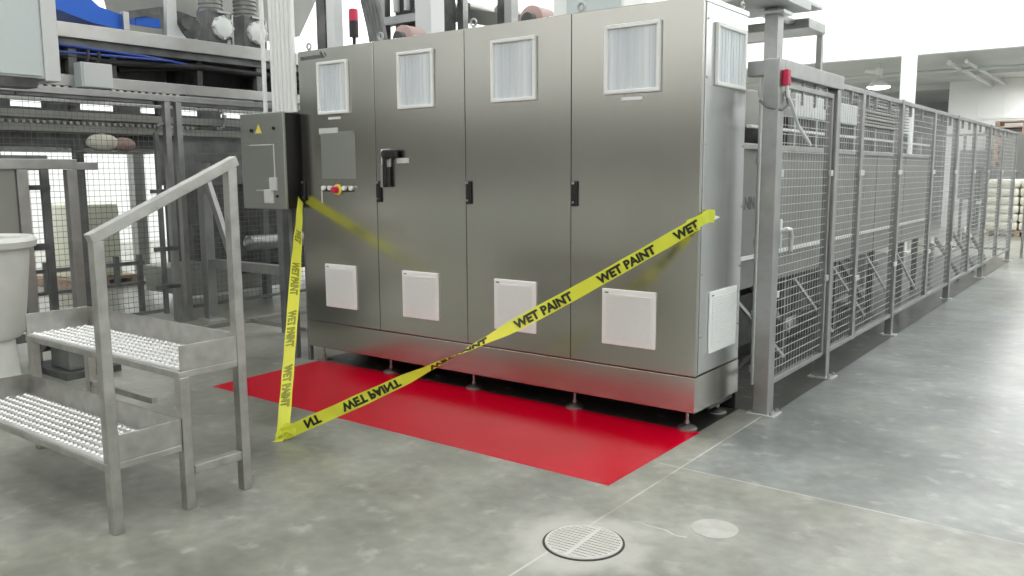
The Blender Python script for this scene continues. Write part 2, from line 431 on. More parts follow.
# feet
for y in (.1, .52):
    for x in (-3.2, -2.46, -1.665, -.85, -.09):
        ft = MB().lathe((x, y, 0), [(.058, 0), (.058, .008), (.045, .018), (.02, .026), (.012, .03)], 24).build('levelling_foot', 'frame_steel', cab, True)
        MB().cyl((x, y, .03), (x, y, ZB+.002), .009, 10).cyl((x, y, .035), (x, y, .047), .016, 6).build('foot_stem', 'frame_steel', ft, True)
for x in (-3.2, -2.44, -1.6, -.79):
    MB().torus((x, .06, ZT+.042), .022, .008).cyl((x, .06, ZT), (x, .06, ZT+.02), .012, 10).build('lifting_eye', 'frame_steel', cab, True)
MB().torus((-.02, .56, ZT+.03), .018, .008, 'x').build('lifting_eye', 'frame_steel', cab, True)

# beacon on the roof of the cabinet
t = thing('stack_beacon', (-3.075, .4, ZT), 'red and black signal beacon standing on top of the cabinet', 'beacon')
MB().cyl((-3.075, .4, ZT+.003), (-3.075, .4, ZT+.01), .03, 16).cyl((-3.075, .4, ZT+.01), (-3.075, .4, 2.50), .014, 12).build('stem', 'black', t, True)
MB().cyl((-3.075, .4, 2.50), (-3.075, .4, 2.62), .036, 20).build('dark_module', 'black', t, True)
MB().lathe((-3.075, .4, 2.62), [(.036, 0), (.036, .08), (.03, .09)], 20).build('red_module', 'redplastic', t, True)
# pale box on the cabinet roof
t = thing('roof_enclosure', (-.87, .42, ZT), 'pale enclosure standing on the cabinet roof near its right end', 'enclosure')
MB().box(-1.12, -.62, .25, .55, ZT+.004, ZT+.3, .01).build('body', 'white', t)
MB().box(-1.01, -.64, .235, .25, ZT+.02, ZT+.27, .004).build('cover', 'boxgrey', t)
for i in range(6): MB().cyl((-.56+.06*i, .45, ZT+.004), (-.56+.06*i, .45, ZT+.05), .018, 10).build('cable_gland', 'dark', cab, True)

# ------------------------------------------------------------------ red paint, drain, patch
b = MB().prism([(-3.17, -.93, 0), (0, -.93, 0), (.003, .07, 0), (-3.2, .07, 0)], (0, 0, .0015))
tag(b.build('painted_floor_rectangle', 'red'), 'bright red freshly painted rectangle on the floor in front of the cabinet', 'floor paint')
t = thing('floor_drain', (.233, -1.518, 0), 'round slotted floor drain set in pale cement', 'drain')
cx, cy = .233, -1.518
MB().cyl((cx, cy, .0), (cx, cy, .003), .163, 40).build('pit', 'hole', t)
b = MB(); b.torus((cx, cy, .004), .148, .006, 'z', 40, 6)
ang = math.radians(37)
Rz = Matrix.Rotation(math.radians(4), 3, 'Z')
for k in range(-6, 7):
    y = k*.0215; h = math.sqrt(.146**2-y*y)
    b.box(cx-h, cx+h, cy+y-.0065, cy+y+.0065, .003, .008, 0, Rz, (cx, cy, 0))
for x in (-.0, ):
    b.box(cx+x-.009, cx+x+.009, cy-.146, cy+.146, .003, .0085, 0, Rz, (cx, cy, 0))
b.build('grate', 'iron', t)
tag(MB().cyl((.597, -1.09, 0), (.597, -1.09, .002), .095, 36).build('cleanout_cover', 'cement'), 'small plain pale round cover on the floor right of the drain', 'floor cover')

# ------------------------------------------------------------------ WET PAINT tape
def smooth(a, b, x):
    t = max(0, min(1, (x-a)/(b-a))); return t*t*(3-2*t)
class Strip:
    def __init__(s, path, n, w, wdir):
        """path(u) u in 0..1 -> point; wdir(u, tangent) -> unit width direction"""
        s.n, s.w = n, w
        s.P = [Vector(path(i/n)) for i in range(n+1)]
        s.T = [(s.P[min(i+1, n)]-s.P[max(i-1, 0)]).normalized() for i in range(n+1)]
        s.W = [wdir(i/n, s.T[i]).normalized() for i in range(n+1)]
        s.len = [0]
        for i in range(n): s.len.append(s.len[-1]+(s.P[i+1]-s.P[i]).length)
    def at(s, d, v, off):
        """d metres along, v across (0 centre), off along the normal"""
        i = 0
        while i < s.n-1 and s.len[i+1] < d: i += 1
        f = (d-s.len[i])/(s.len[i+1]-s.len[i]); 
        p = s.P[i].lerp(s.P[i+1], f); w = s.W[i].lerp(s.W[i+1], f).normalized(); t = s.T[i].lerp(s.T[i+1], f)
        return p + w*v + t.cross(w).normalized()*off
    def mesh(s, b):
        m_ = 6; g = []
        for i in range(s.n+1):
            row = []
            for j in range(m_+1):
                v = (j/m_-.5)*s.w
                nn = s.T[i].cross(s.W[i]).normalized()
                row.append(b.bm.verts.new(s.P[i]+s.W[i]*v + nn*.0025*math.sin(i*.5+j*.6)))
            g.append(row)
        for i in range(s.n):
            for j in range(m_): b.bm.faces.new((g[i][j], g[i+1][j], g[i+1][j+1], g[i][j+1]))
FL = Vector((-1.79, -1.40, .035))
A0 = Vector((.0, -.02, 1.18))
tape = thing('warning_tape', (-1.79, -1.40, 0), 'yellow WET PAINT barrier tape strung from cabinet corner to floor and back up', 'barrier tape')
def path1(u):
    p = A0.lerp(FL, u); p.z -= .05*math.sin(PI*u); return p
def wd1(u, T):
    up = Vector((0, 0, 1)); up = (up - T*up.dot(T)).normalized(); nn = T.cross(up).normalized()
    ph = PI*smooth(.25, .82, u)*1.0 - .15
    return up*math.cos(ph) + nn*math.sin(ph)
s1 = Strip(path1, 120, .074, wd1)
b = MB(); s1.mesh(b); tp = b.build('right_strand', 'yellow', tape, True)

def lay(strip, txt, start, vs, size, into=None):
    """letters from distance start towards the strip's beginning"""
    def mp(x, y, z): return strip.at(start-x*1.0, vs*(y-.021), z)
    return mp
def lettering(strip, items, parent, vs, size=.066, ink='ink'):
    allb = MB()
    for txt, start in items:
        cu = bpy.data.curves.new('t', 'FONT'); cu.body = txt; cu.size = size; cu.extrude = .0038; cu.offset = size*.045
        cu.resolution_u = 3
        to = bpy.data.objects.new('t', cu); COL.objects.link(to)
        dg = bpy.context.evaluated_depsgraph_get(); me = bpy.data.meshes.new_from_object(to.evaluated_get(dg))
        bpy.data.objects.remove(to)
        n0 = len(allb.bm.verts); allb.bm.from_mesh(me); bpy.data.meshes.remove(me); allb.bm.verts.ensure_lookup_table()
        for v in allb.bm.verts[n0:]:
            v.co = strip.at(start-v.co.x, vs*(v.co.y-.024), v.co.z)
    return allb.build('lettering', ink, parent)
lettering(s1, [('WET', .14), ('WET PAINT', .61), ('WET PAINT', 1.12), ('WET PAINT', 1.64), ('WET PAINT', 2.17), ('NT', 2.40)], tp, 1)
# left strand, from the floor up to the first door latch
B1 = Vector((-3.25, -.035, 1.265))
def path2(u):
    p = FL.lerp(B1, u); p.z -= .03*math.sin(PI*u); return p
def wd2(u, T):
    side = Vector((.82, .57, 0)); side = (side - T*side.dot(T)).normalized(); nn = T.cross(side).normalized()
    ph = -.15 + 1.35*smooth(.3, 1.0, u)
    return side*math.cos(ph) + nn*math.sin(ph)
s2 = Strip(path2, 100, .074, wd2)
b = MB(); s2.mesh(b); tp2 = b.build('left_strand', 'yellow', tape, True)
lettering(s2, [('WET PAINT', .56), ('WET PAINT', 1.07), ('WET PAINT', 1.58), ('WET', 1.95)], tp2, 1, ink='ink_through')
# crumpled turn on the floor
def path3(u):
    return FL + Vector((-.06+.10*u, -.035+.07*u, -.032+.03*math.sin(PI*u)))
s3 = Strip(lambda u: Vector((-1.795+.0*u, -1.44+.09*u, .004+.075*u*u)), 12, .06, lambda u, T: Vector((.85, .5-.6*u, .5*u)))
b = MB(); s3.mesh(b)
s4 = Strip(lambda u: Vector((-1.83+.10*u, -1.42+.06*u, .015+.06*math.sin(PI*u*.8))), 12, .05, lambda u, T: Vector((-.2, .3, .9)))
s4.mesh(b)
b.build('crumpled_turn', 'yellow', tape, True)
# stuck end, wrapped round the cabinet corner
pe = [Vector((-.06, -.03, 1.16)), Vector((.008, -.02, 1.19)), Vector((.016, .03, 1.205)), Vector((.012, .10, 1.215)), Vector((.013, .17, 1.21))]
def path5(u):
    f = u*(len(pe)-1); i = min(int(f), len(pe)-2); return pe[i].lerp(pe[i+1], f-i)
s5 = Strip(path5, 24, .07, lambda u, T: Vector((0, .1*math.sin(9*u), 1)))
b = MB(); s5.mesh(b); e5 = b.build('stuck_end', 'yellow', tape, True)
MB().prism([(.016, .16, 1.19), (.018, .23, 1.203), (.016, .17, 1.215)], (.002, 0, 0)).build('torn_tip', 'white', e5)

# ------------------------------------------------------------------ access steps
st = thing('access_steps', (-2.05, -2.26, 0), 'two-step stainless access platform with a sloping handrail on its right side', 'steps')
w = .046
def tray(y0, y1, zb, zl, name):
    """y0 open front edge, y1 back; zb underside, zl top of the lips"""
    x0, x1 = -2.78, -1.335
    b = MB()
    b.box(x0, x1, y0, y1, zb, zb+.03, .003)                      # frame
    f = b.build(name, 'stair_steel', st)
    b = MB().box(x0, x1, y1-.006, y1, zb+.03, zl, .002).box(x0, x0+.006, y0+.01, y1-.006, zb+.03, zl, .002).box(x1-.006, x1, y0+.01, y1-.006, zb+.03, zl, .002)
    b.build('kick_plate', 'stair_steel', f)
    b = MB().box(x0+.01, x1-.01, y0+.006, y1-.008, zb+.03, zb+.038)
    pz = zb+.038; n = 36; k = 7; dy = (y1-y0-.03)/k
    for i in range(n):
        for j in range(k):
            cx = x0+.03+(i+.5*(j % 2))*(x1-x0-.06)/n; cy = y0+.018+(j+.5)*dy; r = .0135
            q = b.bm
            base = [q.verts.new((cx-r, cy, pz)), q.verts.new((cx, cy-r*1.2, pz)), q.verts.new((cx+r, cy, pz)), q.verts.new((cx, cy+r*1.2, pz))]
            top = [q.verts.new((cx-r*.45, cy, pz+.008)), q.verts.new((cx, cy-r*.5, pz+.008)), q.verts.new((cx+r*.45, cy, pz+.008)), q.verts.new((cx, cy+r*.5, pz+.008))]
            q.faces.new(top)
            for a in range(4): q.faces.new((base[a], base[(a+1) % 4], top[(a+1) % 4], top[a]))
    b.build('tread_plate', 'grip', f)
tray(-2.60, -2.27, .268, .412, 'lower_step')
tray(-2.27, -1.93, .587, .730, 'upper_step')
h = w/2
for x in (-1.353, -2.75):
    for y in (-2.572, -2.245, -1.955):
        if x > -2 and y == -2.572: zt = 1.2
        elif x > -2 and y == -1.955: zt = 1.485
        else: zt = .27 if y == -2.572 else .59
        MB().box(x-h, x+h, y-h, y+h, 0.0, zt, .004).build('leg', 'stair_steel', st)
    MB().bar((x, -2.22, .17), (x, -1.98, .17), .045, .04, bev=.003).build('cross_brace', 'stair_steel', st)
MB().bar((-1.353, -2.60, 1.205), (-1.353, -1.925, 1.515), .047, .045, bev=.004).build('handrail', 'stair_steel', st)
MB().bar((-2.75, -1.955, .3), (-2.1, -1.955, .3), .03, .03).build('rear_stretcher', 'stair_steel', st)

# ------------------------------------------------------------------ wall box, its conduits, posts
wb = thing('wall_enclosure', (-3.53, 0, 1.19), 'dark stainless enclosure with a door, hung at the left end of the cabinet', 'enclosure')
MB().box(-3.80, -3.30, -.12, .12, 1.195, 1.915, .006).build('body', 'black', wb)  # dark reflection on the side is put into the black colour
d = MB().box(-3.81, -3.285, -.145, -.12, 1.19, 1.92, .006).build('door', 'boxdark', wb)
MB().box(-3.70, -3.40, -.149, -.145, 1.675, 1.683).box(-3.408, -3.40, -.149, -.145, 1.42, 1.683).box(-3.64, -3.46, -.149, -.145, 1.33, 1.338).build('window_trim', 'machine_light', d)
MB().box(-3.455, -3.375, -.165, -.145, 1.33, 1.43, .004).box(-3.53, -3.42, -.16, -.145, 1.235, 1.34, .004).build('latch', 'machine_light', d)
MB().prism([(-3.62, -.149, 1.77), (-3.54, -.149, 1.765), (-3.575, -.149, 1.835)], (0, .003, 0)).build('warning_sticker', 'stickeryellow', d)
MB().cyl((-3.66, -.145, 1.79), (-3.66, -.16, 1.79), .014, 12).cyl((-3.39, -.145, 1.80), (-3.39, -.158, 1.80), .012, 12).cyl((-3.38, -.145, 1.29), (-3.38, -.158, 1.29), .01, 12).build('screw', 'black', d)
lg = MB().box(-3.45, -3.41, .0, .04, .0, 1.2).box(-3.30, -3.27, .02, .05, 0, 1.2); lg.build('stand_leg', 'darkgrey', wb)
cd = []
for i in range(6):
    x = -3.545 + i*.048
    b = MB().cyl((x, -.01, 1.93), (x, -.01, 7.98), .021, 14).cyl((x, -.01, 1.921), (x, -.01, 1.945), .0235, 14)
    o = b.build('conduit', 'white', smooth=True)
    tag(o, 'one of six white conduits rising side by side from the dark enclosure', 'conduit', 'six white conduits above the dark enclosure')
b = MB().cyl((-3.66, -.01, 1.93), (-3.66, -.01, 7.98), .017, 12).cyl((-3.66, -.01, 1.921), (-3.66, -.01, 1.945), .022, 12)
tag(b.build('conduit', 'white', smooth=True), 'thin single white conduit standing apart, left of the row of six', 'conduit')

# ------------------------------------------------------------------ mesh fence on the right
def panel(x, y0, y1, z0, z1, pitch_h, pitch_v, r, axis='y', c=None):
    b = MB()
    n = int((z1-z0)/pitch_h)
    for i in range(1, n):
        z = z0 + (z1-z0)*i/n
        if axis == 'y': b.box(x-r, x+r, y0, y1, z-r, z+r)
        else: b.box(y0, y1, x-r, x+r, z-r, z+r)
    n = int(abs(y1-y0)/pitch_v)
    for i in range(1, n):
        y = y0 + (y1-y0)*i/n
        if axis == 'y': b.box(x+r*.4, x+r*1.7, y-r*.55, y+r*.55, z0, z1)
        else: b.box(y-r*.8, y+r*.8, x+r*.4, x+r*2, z0, z1)
    return b
FX = .147
gt = thing('gate_frame', (FX, 1.2, 0), 'heavy grey gate portal at the near end of the mesh fence', 'gate')
MB().box(FX-.045, FX+.045, .60, .70, 0, 2.09, .004).build('post', 'frame_steel', gt)
MB().box(FX-.04, FX+.04, 1.76, 1.83, 0, 1.998, .004).build('post', 'frame_steel', gt)
MB().box(FX-.045, FX+.045, .702, 1.87, 2.00, 2.092, .004).build('lintel', 'frame_steel', gt)
MB().box(.0, FX-.045, .61, .69, 2.00, 2.085, .004).build('stub_beam', 'frame_steel', gt)
for y in (.65, 1.795):
    p = MB().box(FX-.08, FX+.09, y-.07, y+.08, 0, .01, .002).build('foot_plate', 'wire', gt)
    MB().cyl((FX+.065, y-.045, .01), (FX+.065, y-.045, .03), .011, 6).cyl((FX+.065, y+.055, .01), (FX+.065, y+.055, .03), .011, 6).cyl((FX-.06, y, .01), (FX-.06, y, .03), .011, 6).build('anchor_bolt', 'frame_steel', p)
sp_ = MB().cyl((.0, .84, .12), (.0, .84, 2.02), .011, 12).build('lock_rod', 'wire', gt, True)
for z in (.2, .55, 1.0, 1.5, 1.9): MB().cyl((0, .84, z), (0, .84, z+.04), .019, 12).build('rod_guide', 'wire', sp_, True)
# gate leaf
lf = thing('mesh_gate', (FX, 1.25, .17), 'mesh gate leaf with a bent silver handle, hung inside the gate portal', 'gate')
b = MB().box(FX-.02, FX+.02, .715, .745, .175, 1.97, .003).box(FX-.02, FX+.02, 1.715, 1.745, .175, 1.97, .003)
b.box(FX-.02, FX+.02, .745, 1.715, .165, .195, .003).box(FX-.02, FX+.02, .745, 1.715, 1.94, 1.97, .003)
b.build('leaf_frame', 'frame_steel', lf)
panel(FX, .745, 1.715, .195, 1.94, .052, .052, .0019).build('wire_mesh', 'wire', lf)
hd = MB().box(FX+.02, FX+.045, .715, .755, 1.0, 1.17, .005).tube([(FX+.04, .735, 1.10), (FX+.075, .74, 1.115), (FX+.085, .77, 1.11), (FX+.085, .795, 1.07), (FX+.08, .80, .98)], .014, 10)
hd.build('handle', 'wire', lf, True)
for z in (.7, 1.42):
    MB().box(FX+.02, FX+.035, .72, .77, z, z+.04, .003).box(FX+.02, FX+.035, 1.69, 1.745, z, z+.04, .003).build('clamp', 'wire', lf)
for y in (.9, 1.15, 1.4, 1.62):
    MB().box(FX-.008, FX+.008, y-.012, y+.012, 1.86, 2.0, .002).build('hanger', 'frame_steel', lf)
t = thing('safety_switch', (FX+.06, .72, 1.9), 'red safety switch with a pale cable on the gate post', 'switch')
MB().box(FX+.046, FX+.08, .645, .70, 1.94, 2.03, .006).build('housing', 'redplastic', t)
MB().tube([(FX+.065, .675, 1.94), (FX+.07, .69, 1.88), (FX+.06, .78, 1.84), (FX+.03, 1.0, 1.73), (FX+.03, 1.22, 1.63), (FX+.02, 1.27, 1.62)], .011, 8).build('cable', 'white', t, True)
MB().tube([(FX+.05, .71, 1.91), (FX+.075, .68, 1.83), (FX+.06, .62, 1.80), (FX-.02, .585, 1.82), (FX-.06, .59, 1.86)], .008, 8).build('black_lead', 'darkgrey', t, True)
# fence run
fn = thing('mesh_fence', (FX, 6.7, 0), 'long steel wire mesh fence running away from the gate along the aisle', 'fence')
posts = [3.72, 6.36, 8.75, 11.55]; mids = [2.50, 5.14, 7.62, 10.1]
for y in posts:
    p = MB().box(FX-.03, FX+.03, y-.03, y+.03, 0, 2.06, .003).build('post', 'frame_steel', fn)
    MB().box(FX-.06, FX+.07, y-.06, y+.06, 0, .01).build('foot_plate', 'wire', p)
edges = [1.83] + sorted(posts + mids)
for y in mids:
    MB().box(FX-.02, FX+.02, y-.035, y+.035, .16, 2.05, .003).build('upright', 'frame_steel', fn)
for a, c in zip(edges[:-1], edges[1:]):
    a1, c1 = a+.03, c-.03
    f = MB().box(FX-.02, FX+.02, a1, c1, .165, .195, .003).build('bottom_rail', 'frame_steel', fn)
    MB().box(FX-.02, FX+.02, a1, c1, 2.02, 2.055, .003).build('top_rail', 'frame_steel', fn)
    b = panel(FX, a1, c1, .195, 2.02, .052, .052 if a < 6 else .08, .002); b.build('wire_mesh', 'wire', fn)
    for y in (a+.35, a+.8): MB().box(FX-.006, FX+.02, y-.012, y+.012, 1.93, 2.02).build('hook', 'frame_steel', fn)
    for z in (.62, 1.42): MB().box(FX+.02, FX+.034, c1-.035, c1+.075, z, z+.04, .003).build('clamp', 'wire', fn)
# return run at the far end
t = thing('mesh_fence', (-.6, 11.55, 0), 'short mesh fence return closing the far end of the aisle fence', 'fence')
MB().box(-1.3, -1.24, 11.52, 11.58, 0, 2.06).build('post', 'frame_steel', t)
MB().box(-1.24, FX-.035, 11.535, 11.565, .165, .195).build('bottom_rail', 'frame_steel', t)
MB().box(-1.24, FX-.035, 11.535, 11.565, 2.02, 2.055).build('top_rail', 'frame_steel', t)
MB().box(-.6, -.56, 11.535, 11.565, .195, 2.02).build('upright', 'frame_steel', t)
panel(11.55, -1.24, FX-.035, .195, 2.02, .06, .08, .0023, 'x').build('wire_mesh', 'wire', t)
t = thing('fence_end_panel', (.1, 12.2, 0), 'plain grey panel on thin legs just past the far end of the fence', 'panel')
MB().box(-.12, .34, 11.95, 12.0, 1.42, 2.05, .005).build('plate', 'machine', t)
for x in (-.1, .1, .3): MB().box(x-.02, x+.02, 11.95, 11.99, 0, 1.45).build('leg', 'frame_steel', t)

# ------------------------------------------------------------------ machine behind the fence
mc = thing('packing_machine', (-.8, 4, 0), 'long grey panelled machine standing on struts behind the right mesh fence', 'machine')
X = -.25
segs = [(.75, 1.9), (1.92, 3.3), (3.32, 4.65), (4.67, 5.85), (5.87, 7.05)]
for a, c in segs:
    MB().box(X-.03, X, a, c, .655, 1.60, .005).build('side_panel', 'machine', mc)
MB().box(X-1.1, X-.04, .76, 7.0, .68, 1.58).build('body', 'darkgrey', mc)
MB().box(X-.06, X+.03, .75, 7.06, 1.60, 1.64, .004).build('top_rail', 'beam', mc)
MB().box(X+.001, X+.03, .75, 7.05, .86, .885, .003).build('guide_rail', 'white', mc)
MB().box(X-.02, X+.015, 1.3, 7.3, 1.745, 1.765, .003).build('upper_rail', 'white', mc)
text_obj('ANN', .12, 'darkgrey', 'lettering', mc, lambda x, y, z: (X+.002+z, 1.175+x, 1.20+y), .001)
# legs and diagonal struts beneath
for y in (.95, 2.25, 3.6, 4.9, 6.2, 6.95):
    MB().box(X-.10, X-.04, y-.03, y+.03, 0, .68).build('leg', 'darkgrey', mc)
    MB().box(X-1.05, X-.99, y-.03, y+.03, 0, .68).build('leg', 'darkgrey', mc)
for y in (1.1, 2.3, 3.3, 4.4, 5.5):
    MB().bar((X+.01, y, .62), (X+.10, y+.75, .10), .022, .022).build('strut', 'wire', mc)
for y in (1.9, 4.1):
    MB().bar((X-.2, y, .65), (X-.05, y+.45, .2), .06, .04).build('strut', 'machine', mc)
b = MB().cyl((X-.5, 1.0, .3), (X-.5, 6.8, .3), .05, 12).box(X-.9, X-.3, 1.4, 2.6, .1, .5).box(X-.8, X-.35, 3.2, 4.2, .15, .55).box(X-.85, X-.4, 4.9, 6.0, .12, .5)
b.build('drive_unit', 'dark', mc)
MB().tube([(X-.1, 1.4, .06), (X-.25, 2.4, .05), (X-.1, 3.6, .06), (X-.3, 5.5, .05)], .025, 8).build('hose', 'rubber', mc, True)
# upper deck of that machine
ud = MB().box(-1.3, -.45, 2.80, 4.65, 1.90, 2.09, .01).build('hood', 'machine_light', mc)
MB().box(-1.2, -.5, 1.0, 2.35, 1.78, 2.06, .01).build('hood', 'machine', mc)
MB().box(-1.2, -.5, 2.8, 6.9, 1.64, 1.90).build('upper_frame', 'dark', mc)
for y in (2.83, 3.4, 4.0, 4.6, 5.4, 6.2, 6.9): MB().box(-.5, -.46, y-.03, y+.03, 1.64, 1.9).build('frame_post', 'beam', mc)
b = MB()
for i in range(9): b.box(-.55, -.47, 4.75, 6.95, 1.92+.035*i, 1.935+.035*i)
b.box(-1.2, -.56, 4.75, 6.95, 1.90, 2.22)
b.build('vent_housing', 'machine', mc)
# braces beyond the machine
t = thing('tube_stand', (-.3, 8, 0), 'bent tube frame with diagonal legs behind the fence past the machine', 'stand')
for y in (7.3, 8.5, 9.6):
    MB().tube([(-.2, y, 0), (-.2, y, .55), (-.2, y+.12, .62), (-.05, y+.95, .12), (-.05, y+1.0, 0)], .028, 8).build('bent_tube', 'frame_steel', t, True)
MB().tube([(-.2, 7.3, .35), (-.2, 9.6, .35)], .02, 8).build('tie_bar', 'frame_steel', t, True)

# overhead frame above the machine
ov = thing('overhead_gantry', (-.6, 2.665, 1.64), 'tall square post carrying grey canopy plates above the machine', 'frame')
MB().box(-.66, -.55, 2.6, 2.73, 1.642, 2.75, .004).build('post', 'frame_steel', ov)
MB().box(-.72, -.49, 2.56, 2.77, 2.70, 2.725, .003).build('collar', 'wire', ov)
MB().box(-1.9, -.42, 2.2, 3.0, 2.76, 2.83, .006).box(-.75, -.45, 2.5, 3.4, 2.83, 2.86, .004).build('canopy_plate', 'machine_light', ov)
MB().box(-1.9, -.45, 3.05, 3.5, 2.64, 2.72, .004).build('canopy_plate', 'frame_steel', ov)
MB().box(-2.2, -.6, 2.62, 2.70, 2.5, 2.58, .004).build('cross_beam', 'beam', ov)
MB().box(-.62, -.57, 2.73, 3.84, 2.68, 2.72, .003).box(-.62, -.57, 3.79, 3.84, 2.095, 2.72, .003).build('tube_frame', 'frame_steel', ov)

# ------------------------------------------------------------------ goods at the far right
t = thing('wooden_pallet', (-.3, 17.8, 0), 'low wooden pallet under the cream sacks behind the mesh fence', 'pallet')
b = MB()
for x in (-.95, -.35, .25): b.box(x-.05, x+.05, 17.3, 18.4, .0, .1)
for i in range(7): b.box(-1.0, .3, 17.3+i*.165, 17.42+i*.165, .1, .13)
b.build('deck', 'wood', t)
random.seed(5)
def sacks(x0, y0, lab, grp):
    for k in range(6):
        for i in range(2):
            for j in range(2):
                cx_, cy_, cz = x0+i*.66+random.uniform(-.01, .01), y0+j*.54, .135+k*.187
                tag(MB().box(cx_-.318, cx_+.318, cy_-.26, cy_+.26, cz, cz+.184, .045).build('sack', 'cream', None, True), lab, 'sack', grp)
sacks(-.68, 17.58, 'cream sack in the stack on the pallet behind the far end of the fence', 'sacks on the pallet behind the fence')
t = thing('wooden_pallet', (1.25, 18.6, 0), 'low wooden pallet under the cream sacks right of the fence end', 'pallet')
b = MB()
for x in (.65, 1.25, 1.85): b.box(x-.05, x+.05, 18.0, 19.1, 0, .1)
b.build('runner', 'wood', t); b = MB()
for i in range(7): b.box(.6, 1.9, 18.0+i*.165, 18.12+i*.165, .1, .13)
b.build('deck_board', 'wood', t)
sacks(.92, 18.28, 'cream sack in the stack standing right of the fence end', 'sacks right of the fence end')
# stack of empty pallets on a rack behind
rk = thing('pallet_rack', (.2, 19.4, 0), 'steel rack behind the cream sacks holding a stack of wooden pallets', 'rack')
for x in (-1.5, .85):
    for y in (19.2, 19.75): MB().box(x-.04, x+.04, y-.04, y+.04, 0, 1.55).build('upright', 'darkgrey', rk)
for y in (19.2, 19.75): MB().box(-1.5, .85, y-.04, y+.04, 1.46, 1.56).build('beam', 'darkgrey', rk)
for k in range(8):
    b = MB(); z = 1.56+k*.135; dx = random.uniform(-.04, .04)
    x0, x1 = -1.15+dx, .1+dx
    for x in (x0, (x0+x1)/2-.05, x1-.1): b.box(x, x+.1, 19.1, 19.85, z, z+.095)
    for i in range(6): b.box(x0, x1, 19.1+i*.135, 19.2+i*.135, z+.095, z+.125)
    o = b.build('wooden_pallet', 'wood')
    tag(o, 'brown wooden pallet in the flat stack on the rack behind the cream sacks', 'pallet', 'stack of wooden pallets on the rack')

# ------------------------------------------------------------------ left: portal, tub, motor
t = thing('post_frame', (-5.0, -1.2, 0), 'thick grey post portal standing behind the left end of the steps', 'frame')
for y in (-1.29, -.915): MB().box(-5.038, -4.962, y-.04, y+.04, 0, 1.503, .004).build('post', 'frame_steel', t)
MB().box(-5.04, -4.96, -2.3, -.87, 1.505, 1.585, .005).box(-5.03, -4.97, -.87, -.70, 1.50, 1.56, .004).build('top_rail', 'frame_steel', t)
MB().box(-5.02, -4.99, -2.1, -1.33, .7, 1.5, .004).build('infill_panel', 'machine', t)
t = thing('door_leaf', (-5.35, -1.1, 0), 'narrow dark steel door leaf with crossbars seen inside the grey portal', 'door leaf')
MB().box(-5.37, -5.33, -1.30, -1.24, .1, 1.62).box(-5.37, -5.33, -.99, -.93, .1, 1.62).box(-5.37, -5.33, -1.24, -.99, .1, .17).box(-5.37, -5.33, -1.24, -.99, 1.5, 1.62).build('stile', 'darkgrey', t)
MB().box(-5.38, -5.32, -1.3, -.93, 1.34, 1.38).build('crossbar', 'dark', t)
MB().box(-5.38, -5.32, -1.24, -.97, .85, .90).build('crossbar', 'dark', t)
MB().box(-5.37, -5.33, -1.4, -1.36, 0, 1.7).build('jamb', 'darkgrey', t)
t = thing('round_tub', (-4.36, -1.9, 0), 'white round plastic tub on a pedestal at the left edge of the photo', 'tub')
MB().lathe((-4.36, -1.9, .36), [(.24, 0), (.27, .03), (.33, .55), (.33, .60), (.375, .62), (.385, .66), (.36, .69), (.30, .675), (.28, .5), (.24, .05)], 40).build('tub_body', 'tub', t, True)
MB().lathe((-4.36, -1.9, 0), [(.27, 0), (.27, .05), (.22, .08), (.2, .36)], 32).build('pedestal', 'tub', t, True)
t = thing('drive_motor', (-4.6, -1.35, 0), 'dark motor and gearbox on the floor behind the white tub', 'motor')
MB().cyl((-4.6, -1.42, .26), (-4.6, -1.1, .26), .11, 18).build('motor_body', 'dark', t, True)
MB().box(-4.5, -4.2, -1.4, -1.1, .05, .42, .02).build('gearbox', 'darkgrey', t)
MB().box(-4.75, -4.15, -1.45, -1.05, 0, .05).build('base_plate', 'dark', t)

# ------------------------------------------------------------------ left mesh fence
GX = -5.75
lf = thing('mesh_fence', (GX, 0, 0), 'tall square mesh fence in front of the conveyor machine at left', 'fence')
for y in (.40, .52): 
    p = MB().box(GX-.03, GX+.03, y-.03, y+.03, 0, 2.158, .003).build('post', 'frame_steel', lf)
    MB().box(GX-.05, GX+.05, y-.05, y+.05, 0, .01).build('foot_plate', 'frame_steel', p)
for y in (-2.4, 3.3): MB().box(GX-.03, GX+.03, y-.03, y+.03, 0, 2.158, .003).build('post', 'frame_steel', lf)
MB().box(GX-.02, GX+.02, .26, .30, .1, 1.86, .003).tube([(GX, .28, 1.84), (GX, .30, 1.92), (GX, .36, 1.95)], .02, 8).build('hinge_post', 'darkgrey', lf)
for a, c in ((-2.37, -.98), (-.96, .25), (.55, 1.9), (1.92, 3.27)):
    f = MB().box(GX-.015, GX+.015, a, c, .12, .15, .002).build('bottom_rail', 'darkgrey', lf)
    MB().box(GX-.015, GX+.015, a, c, 2.13, 2.16, .002).build('panel_rail', 'darkgrey', lf)
    panel(GX, a, c, .15, 2.13, .05, .05, .0022).build('wire_mesh', 'wiredark', lf)
MB().box(GX-.03, GX+.03, -2.4, 3.3, 2.16, 2.22, .004).build('top_rail', 'frame_steel', lf)
for z in (1.28, .72, .35): MB().box(GX+.02, GX+.05, .17, .42, z, z+.04, .003).build('hinge', 'dark', lf)
# sloping barrier bars inside the fence
t = thing('barrier_rail', (-6.6, .3, 0), 'dark low horizontal double rail behind the left mesh fence', 'rail')
for z in (.30, .52): MB().box(-6.62, -6.58, -.9, .55, z, z+.035).build('bar', 'darkgrey', t)
for y in (-.85, -.45, -.1, .25, .5): MB().box(-6.63, -6.57, y-.02, y+.02, 0 if y in (-.85, .5) else .3, .62).build('stanchion', 'darkgrey', t)

